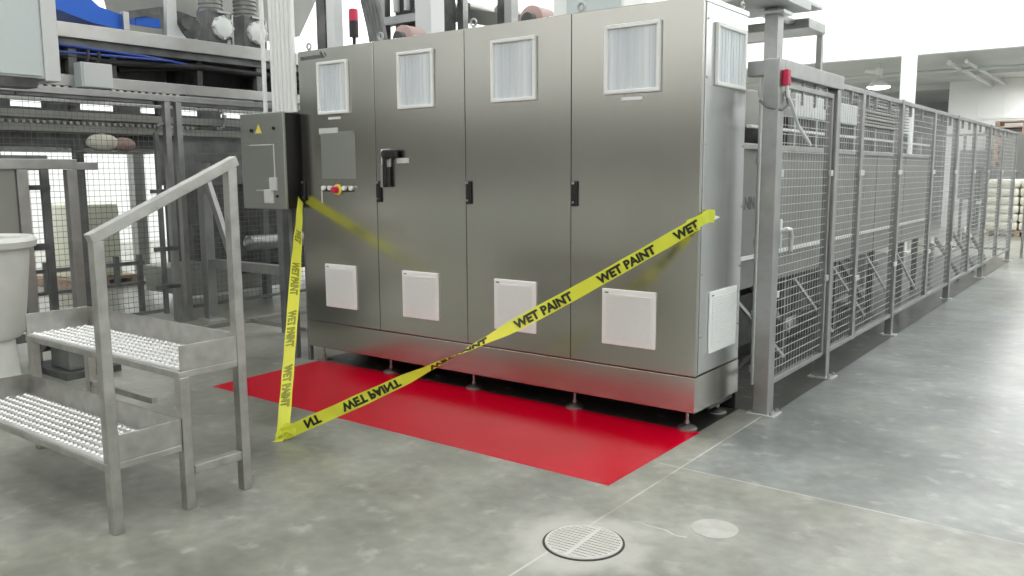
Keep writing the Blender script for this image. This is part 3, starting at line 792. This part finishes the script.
# ------------------------------------------------------------------ conveyor machine at left
cv = thing('conveyor_machine', (-7, 1, 0), 'high conveyor machine with stacked steel side beams behind the left mesh fence', 'conveyor')
CX = -6.2
MB().box(CX-.05, CX, -4.0, 4.4, 2.73, 2.865, .004).build('upper_beam', 'beam', cv)
MB().box(CX-.05, CX, -4.0, 4.4, 2.285, 2.39, .004).build('lower_beam', 'beam', cv)
MB().box(CX-2.0, CX-1.95, -4.0, 4.4, 2.73, 2.865, .004).build('upper_beam', 'beam', cv)
MB().box(CX-2.0, CX-.052, -4.0, 4.4, 2.66, 2.78).build('deck', 'darkgrey', cv)
MB().box(CX-.75, CX-.7, -1.0, 4.4, 2.3, 2.66).build('inner_plate', 'darkgrey', cv)
for i in range(9):
    y = -3.6+i*.95; MB().box(CX-1.9, CX-.1, y-.03, y+.03, 2.40, 2.66).build('cross_member', 'dark', cv)
b = MB().tube([(CX-.1, -3, 2.62), (CX-.1, -1, 2.60), (CX-.12, .2, 2.55), (CX-.1, 1.2, 2.60), (CX-.12, 3.9, 2.54)], .035, 8)
b.tube([(CX-.2, 0.3, 2.50), (CX-.14, 1.4, 2.62), (CX-.2, 2.4, 2.50), (CX-.2, 4, 2.55)], .03, 8)
b.build('black_hose', 'rubber', cv, True)
MB().tube([(CX-.08, -2, 2.66), (CX-.06, -.6, 2.67), (CX-.06, .5, 2.64), (CX-.1, 1.1, 2.60)], .016, 8).build('blue_hose', 'bluecable', cv, True)
MB().tube([(CX-.05, -1.2, 2.57), (CX-.02, 0, 2.60), (CX-.04, .8, 2.62)], .012, 8).build('blue_hose', 'bluecable', cv, True)
b = MB()
for i in range(46): b.box(CX+.002, CX+.03, -2.6+i*.075, -2.56+i*.075, 2.25, 2.28, .004)
b.build('upper_chain', 'chain', cv)
MB().box(CX-.03, CX+.001, -2.6, .9, 2.235, 2.284).build('chain_guide', 'black', cv)
MB().box(CX-.04, CX+.01, -4, 4.4, 2.13, 2.16, .004).build('chain_rail', 'beam', cv)
MB().box(CX-.06, CX-.01, -4, 4.4, 1.98, 2.05, .004).build('middle_beam', 'machine', cv)
b = MB()
for i in range(60): b.box(CX+.002, CX+.02, -2.6+i*.06, -2.57+i*.06, 1.93, 1.96, .004)
for i in range(8):
    a = -PI/2+i*PI/8; b.box(CX+.0, CX+.03, 1.25+.10*math.cos(a)-.015, 1.25+.10*math.cos(a)+.015, 2.05+.10*math.sin(a)-.015, 2.05+.10*math.sin(a)+.015)
b.build('lower_chain', 'chain', cv)
MB().box(CX-.05, CX-.0, -4, 4.4, 1.86, 1.93, .004).build('lower_rail', 'machine', cv)
MB().box(CX-1.9, CX-.1, -4, 4.4, 1.72, 1.88).build('lower_deck', 'dark', cv)
MB().box(CX-.40, CX-.36, -4, 4.4, 1.90, 2.10).build('inner_plate', 'darkgrey', cv)
MB().box(CX-.40, CX-.36, -4, 4.4, 2.165, 2.32).build('inner_plate', 'machine', cv)
for y in (-1.5, -.9, -.35, .35, .8, 1.3): MB().box(CX-.35, CX-.28, y-.05, y+.2, 1.9, 2.3).build('bracket', 'darkgrey', cv)
MB().box(CX-.09, CX-.05, .6, 4.4, 1.35, 1.86).build('side_plate', 'darkgrey', cv)
MB().box(CX-1.7, CX-.3, 1.6, 4.4, .3, 1.7).build('drive_housing', 'dark', cv)
MB().box(CX-1.2, CX-.3, 1.0, 2.3, .12, .42, .01).build('low_tank', 'machine', cv)
MB().lathe((CX+.12, 1.5, .70), [(.03, -.05), (.085, 0), (.085, 1.0), (.03, 1.05)], 20, 'y').build('roller', 'frame_steel', cv, True)
MB().box(CX-.3, CX+.2, 2.5, 2.56, .5, .85).build('roller_bracket', 'darkgrey', cv)
for y in (-3.2, -1.9, -.2, 1.9, 3.2):
    for x in (CX-.12, CX-1.95):
        MB().box(x-.04, x+.04, y-.04, y+.04, 0, 2.73, .004).build('leg', 'darkgrey', cv)
# square tube stand joined to the machine
t = thing('tube_stand', (-5.0, .68, 0), 'grey square tube stand with diagonal braces between the steps and cabinet', 'stand')
MB().box(-5.66, -5.56, .63, .73, 0, 1.58, .005).build('leg', 'frame_steel', t)
MB().box(-5.70, -5.50, .59, .77, 0, .012).build('foot_plate', 'wire', t)
MB().box(-4.42, -4.34, .63, .73, 0, 1.58, .005).build('leg', 'darkgrey', t)
MB().box(-5.56, -4.42, .64, .72, .53, .62, .004).build('cross_rail', 'frame_steel', t)
MB().bar((-5.58, .66, 1.50), (-5.18, .66, .66), .05, .07, bev=.003).build('brace', 'frame_steel', t)
MB().box(-5.66, -4.34, .63, .73, 1.58, 1.66, .004).build('top_rail', 'darkgrey', t)
t = thing('floor_rail', (-5.1, .8, 0), 'low steel rail fixed to the floor left of the cabinet', 'rail')
MB().box(-5.17, -5.12, .2, 2.4, 0, .04, .004).build('bar', 'beam', t)
MB().box(-5.12, -4.0, .80, .85, 0, .035, .004).build('bar', 'beam', t)

# things on the upper beam
def gearmotor(y, lab):
    t = thing('gear_motor', (CX-.15, y, 2.865), lab, 'gear motor')
    MB().box(CX-.28, CX-.04, y-.13, y+.10, 2.868, 3.22, .02).build('gearbox', 'darkgrey', t)
    MB().cyl((CX-.16, y-.02, 3.2), (CX-.16, y-.02, 3.5), .12, 18).build('motor_body', 'machine', t, True)
    b = MB()
    for i in range(6): b.cyl((CX-.16, y-.02, 3.23+i*.045), (CX-.16, y-.02, 3.24+i*.045), .13, 18)
    b.build('cooling_fins', 'darkgrey', t, True)
    c = MB().lathe((CX-.04, y+.02, 3.03), [(.115, 0), (.12, .03), (.10, .06), (.04, .075)], 20, 'x').build('end_cap', 'white', t, True)
    b = MB()
    for i in range(8):
        a = i*PI/4; b.cyl((CX-.03, y+.02+.11*math.cos(a), 3.03+.11*math.sin(a)), (CX+.02, y+.02+.11*math.cos(a), 3.03+.11*math.sin(a)), .018, 8)
    b.build('cap_bolt', 'machine_light', c, True)
    MB().box(CX-.02, CX+.01, y+.12, y+.14, 2.868, 3.2).box(CX-.02, CX+.01, y-.05, y+.14, 3.18, 3.2).build('guard_bracket', 'beam', t)
gearmotor(1.38, 'gear motor with a round white cap, nearer the small grey box')
gearmotor(1.82, 'gear motor with a round white cap, beside the white conduits')
t = thing('bearing_bracket', (CX-.1, .85, 2.865), 'light grey flanged bracket on the beam left of the gear motors', 'bracket')
MB().prism([(CX-.1, .76, 2.868), (CX-.1, .98, 2.868), (CX-.1, .93, 2.92), (CX-.1, .88, 3.0), (CX-.1, .88, 3.3), (CX-.1, .78, 3.3)], (.06, 0, 0)).build('plate', 'machine_light', t)
MB().cyl((CX-.04, .95, 3.02), (CX+.04, .95, 3.02), .07, 16).cyl((CX-.3, 1.05, 2.98), (CX-.05, 1.05, 2.98), .11, 16).build('bearing', 'dark', t, True)
t = thing('blue_guard', (CX-.3, .2, 2.865), 'bright blue sloping plastic guard on the upper conveyor beam', 'guard')
MB().prism([(CX-.06, -1.2, 3.60), (CX-.06, -.42, 3.06), (CX-.06, -.33, 2.98), (CX-.06, .0, 2.90), (CX-.06, .28, 2.875), (CX-.06, .28, 3.02), (CX-.06, .08, 3.06), (CX-.06, -.30, 3.35), (CX-.06, -1.1, 3.95)], (-.5, 0, 0)).build('chute', 'blue', t)
MB().box(CX-.06, CX+.0, .28, .34, 2.868, 3.04).build('end_post', 'beam', t)
t = thing('blue_guard', (CX-.3, .6, 2.865), 'small blue guard piece under a dark bar left of the bracket', 'guard')
MB().box(CX-.4, CX-.1, .46, .73, 2.94, 3.04, .01).build('chute', 'blue', t)
MB().bar((CX-.1, .34, 3.02), (CX-.1, .73, 3.12), .06, .07).build('dark_bar', 'dark', t)
MB().box(CX-.4, CX-.1, .36, .74, 2.868, 2.94).build('base', 'machine', t)
t = thing('hopper', (-7.4, 1.6, 2.865), 'big grey sloping hopper above the gear motors', 'hopper')
MB().prism([(-6.9, .95, 4.2), (-6.9, 1.15, 3.3), (-6.9, 2.2, 3.1), (-6.9, 3.0, 3.2), (-6.9, 3.6, 4.2)], (-1.2, 0, 0)).build('shell', 'machine', t)
for y in (1.5, 2.9): MB().box(-7.0, -6.92, y-.04, y+.04, 2.72, 3.3).build('leg', 'frame_steel', t)
# junction boxes
t = thing('junction_box', (-6.1, -.08, 2.28), 'small square grey junction box on the lower conveyor beam', 'junction box')
MB().box(-6.198, -6.06, -.24, .06, 2.27, 2.50, .006).build('body', 'boxgrey', t)
MB().box(-6.06, -6.045, -.225, .05, 2.275, 2.495, .004).build('lid', 'machine_light', t)
b = MB()
for y in (-.15, -.05): b.tube([(-6.12, y, 2.50), (-6.12, y+.02, 2.56), (-6.18, y+.05, 2.62)], .015, 8)
b.build('cable', 'rubber', t, True)
t = thing('control_enclosure', (-5.1, -1.6, 2.2), 'large pale grey-green enclosure on a hanging column at the upper left', 'enclosure')
MB().box(-5.25, -5.0, -2.3, -1.05, 2.20, 2.83, .008).build('body', 'boxgrey', t)
MB().box(-5.0, -4.985, -2.28, -1.07, 2.215, 2.815, .005).build('door', 'boxgrey', t)
MB().box(-5.2, -4.99, -1.05, -.93, 2.185, 7.98, .006).build('hanging_column', 'machine_light', t)
MB().cyl((-5.1, -1.25, 2.83), (-5.1, -1.25, 3.6), .03, 10).cyl((-5.1, -1.14, 2.83), (-5.1, -1.14, 3.6), .022, 10).build('conduit', 'white', t, True)
MB().box(-5.22, -5.02, -2.0, -1.1, 2.13, 2.20).build('cable_gland_plate', 'dark', t)

# wrapped load beyond the mesh
t = thing('wrapped_load', (-9.3, 1.3, 0), 'pale yellow wrapped pallet load beyond the left mesh fence', 'pallet load')
MB().box(-9.7, -8.9, .92, 1.55, .14, 1.10, .05).build('load', 'wrap', t, True)
b = MB()
for y in (.9, 1.3, 1.7): b.box(-9.9, -8.9, y-.05, y+.05, 0, .1)
b.box(-9.9, -8.9, .85, 1.75, .1, .14); b.build('pallet', 'wood', t)
t = thing('wrapped_load', (-10.6, 4.2, 0), 'white wrapped pallet load far behind the square tube stand', 'pallet load')
MB().box(-11.2, -10.2, 3.7, 4.8, .14, 1.3, .05).build('load', 'tub', t, True)
b = MB()
for y in (3.75, 4.25, 4.75): b.box(-11.2, -10.2, y-.05, y+.05, 0, .1)
b.box(-11.2, -10.2, 3.7, 4.8, .1, .14); b.build('pallet', 'wood', t)
t = thing('column', (-9.6, 2.2, 0), 'grey steel column seen through the left mesh, beside the wrapped load', 'column')
MB().box(-9.68, -9.52, 2.12, 2.28, 0, 7.98).build('shaft', 'frame_steel', t); MB().box(-9.8, -9.4, 2.0, 2.4, 0, .02).build('base_plate', 'frame_steel', t)
# product lying on the conveyor
MB().box(CX, CX+.26, -.3, .35, 1.66, 1.68).build('side_tray', 'darkgrey', cv)
t = thing('bag', (-6.07, .05, 1.68), 'crumpled cream and brown bag on the lower conveyor behind the mesh', 'bag')
MB().sphere((-6.07, -.08, 1.765), .12, (.8, 1.3, .7), 16).build('bag_body', 'cream', t, True)
MB().sphere((-6.07, .12, 1.75), .10, (.9, 1.2, .7), 16).build('bag_fold', 'peach', t, True)

# ------------------------------------------------------------------ behind the cabinet
t = thing('column', (-5.2, 2.0, 0), 'grey and white twin column rising behind the left end of the cabinet', 'column')
MB().box(-5.33, -5.2, 1.95, 2.08, 0, 7.98).build('shaft', 'darkgrey', t)
MB().box(-5.17, -5.05, 1.95, 2.07, 0, 7.98).build('shaft', 'column', t)
t = thing('column', (-3.74, 2.0, 0), 'broad white column rising behind the second cabinet door', 'column')
MB().box(-3.845, -3.64, 1.9, 2.1, 0, 7.98, .01).build('shaft', 'column', t); MB().box(-3.9, -3.58, 1.85, 2.15, 0, .02).build('base_plate', 'column', t)
t = thing('column', (-2.77, 2.0, 0), 'narrow two-tone grey post rising behind the third cabinet door', 'column')
MB().box(-2.88, -2.80, 1.95, 2.05, 0, 7.98).build('shaft', 'dark', t); MB().box(-2.80, -2.72, 1.95, 2.05, 0, 7.98).build('shaft', 'frame_steel', t)
b = MB()
for k, dx in enumerate((0, .04, .08, .12, .16)):
    b.tube([(-3.85+dx, 1.2, 0.0), (-3.85+dx, 1.2, 1.4), (-3.68+dx, 1.2, 2.5), (-3.74+dx, 1.2, 2.75), (-3.84+dx, 1.2, 3.1), (-3.86+dx, 1.2, 3.6)], .026, 8)
tag(b.build('cable_bundle', 'darkgrey', smooth=True), 'thick dark cable bundle curving up behind the beacon', 'cable bundle')
t = thing('overhead_machine', (-4.2, 2.45, 0), 'dark framed machine tower behind the white column and the cabinet', 'machine')
for x in (-4.55, -3.92):
    for y in (2.2, 2.7): MB().box(x-.04, x+.04, y-.04, y+.04, 0, 4.2).build('post', 'frame_steel', t)
for z in (2.97, 3.5): MB().box(-4.55, -3.92, 2.15, 2.25, z, z+.08).build('cross_beam', 'frame_steel', t)
MB().box(-4.5, -3.97, 2.3, 2.65, 2.3, 3.5).build('housing', 'dark', t)
for x in (-4.4, -4.25, -4.1): MB().cyl((x, 2.22, 3.1), (x, 2.22, 3.32), .035, 12).build('valve', 'machine_light', t, True)
t = thing('overhead_conveyor', (-4, 3.4, 0), 'pair of sloping grey beams crossing behind the second and third doors', 'conveyor')
for dz in (0, .42): MB().bar((-4.7, 3.0, 3.25+dz), (-2.0, 3.0, 2.72+dz), .08, .14).build('beam', 'machine', t)
b = MB()
for i in range(7): b.cyl((-4.5+i*.4, 3.0, 3.32-i*.079), (-4.5+i*.4, 3.8, 3.32-i*.079), .04, 10)
b.build('roller', 'chain', t, True)
for x, h_ in ((-4.65, 3.2), (-2.1, 2.75)): MB().box(x-.05, x+.05, 3.05, 3.15, 0, h_).build('leg', 'frame_steel', t)
for x, lab in ((-3.27, 'reddish round motor behind the second cabinet door top'), (-1.92, 'reddish round motor behind the third cabinet door top')):
    t = thing('round_motor', (x, 1.2, 2.4), lab, 'motor')
    MB().lathe((x, 1.1, 2.60), [(.07, 0), (.11, .03), (.11, .22), (.09, .26)], 24, 'y').build('motor_body', 'peach', t, True)
    MB().cyl((x+.02, 1.1, 2.59), (x+.02, 1.05, 2.59), .055, 14).build('hub', 'dark', t, True)
    MB().box(x-.12, x+.12, 1.1, 1.35, 0, 2.5).build('stand', 'darkgrey', t)
EN, UP, EXPO, WS = 130, 200, -1.1, 200
# ------------------------------------------------------------------ camera
cd_ = bpy.data.cameras.new('camera'); cam = bpy.data.objects.new('camera', cd_); COL.objects.link(cam); S.camera = cam
yaw, pit, rol, f = -.6467, .1354, -.006, 839.95
F = Vector((math.sin(yaw)*math.cos(pit), math.cos(yaw)*math.cos(pit), -math.sin(pit)))
R = Vector((math.cos(yaw), -math.sin(yaw), 0)); U = R.cross(F)
R2 = R*math.cos(rol)+U*math.sin(rol); U2 = -R*math.sin(rol)+U*math.cos(rol)
mx = Matrix((R2, U2, -F)).transposed().to_4x4(); mx.translation = (1.9158, -4.2072, 1.45)
cam.matrix_world = mx
cd_.sensor_width = 36; cd_.lens = f/1024*36; cd_.clip_end = 200; cd_.clip_start = .05

# ------------------------------------------------------------------ light
def lamp(x, y, z, e, sx=1.2, sy=1.2, up=False):
    l = bpy.data.lights.new('bay_and_fill_light', 'AREA'); l.shape = 'RECTANGLE'; l.size = sx; l.size_y = sy; l.energy = e; l.color = (1, .995, .98)
    o = bpy.data.objects.new('bay_and_fill_light', l); COL.objects.link(o); o.location = (x, y, z)
    if up: o.rotation_euler = (PI, 0, 0)
    return o
for x in (-12.5, -7.5, -2.5, 2.5, 7.5, 12):
    for y in (-16, -11, -6, -1, 4, 9):
        lamp(x, y, 7.6, EN*(.55 if y < -9 else 1.0 if y < 0 else 1.15))
for x in (-12, -6, 0, 6):
    lamp(x, 4, 6.9, UP, 2.5, 2.5, True); lamp(x, -8, 6.9, UP, 2.5, 2.5, True); lamp(x, 11, 6.9, UP, 2.5, 2.5, True)  # unseen uplights added to brighten the ceiling
for x in (-12, -6, 0, 6): lamp(x, 17, 3.5, 230, 1.2, .4); lamp(x, 19, 3.5, 70, 1.2, .4); lamp(x, 23, 3.5, 120, 1.2, .4)
def wash(x, y, z, e, tgt, sx=2.0, sy=.5):  # added fill lamps without fixtures, brighten walls and what the steel reflects
    o = lamp(x, y, z, e, sx, sy); d = Vector(tgt)-Vector((x, y, z)); o.rotation_euler = d.to_track_quat('-Z', 'Y').to_euler()
for x in (-13, -9, -5, -1, 3, 7, 11): wash(x, -15.5, 7.3, WS*.9, (x, -19, 6.0))
for x in (-13, -9, -5, -1, 3, 7, 11): wash(x, 11, 7.3, WS*1.5, (x, 14, 5.5))
for y in (-14, -9, -4, 1, 6, 11): wash(-13, y, 7.3, WS*(1.6 if y > -1 else .35), (-16, y, 3.0), .5, 2.0); wash(11, y, 7.3, WS*.4, (14, y, 4.5), .5, 2.0)
w = bpy.data.worlds.new('world'); S.world = w; w.use_nodes = True
w.node_tree.nodes['Background'].inputs[0].default_value = (.8, .85, .9, 1); w.node_tree.nodes['Background'].inputs[1].default_value = .3
S.view_settings.view_transform = 'Standard'; S.view_settings.look = 'None'; S.view_settings.gamma = 1
S.view_settings.use_curve_mapping = False; S.view_settings.exposure = EXPO
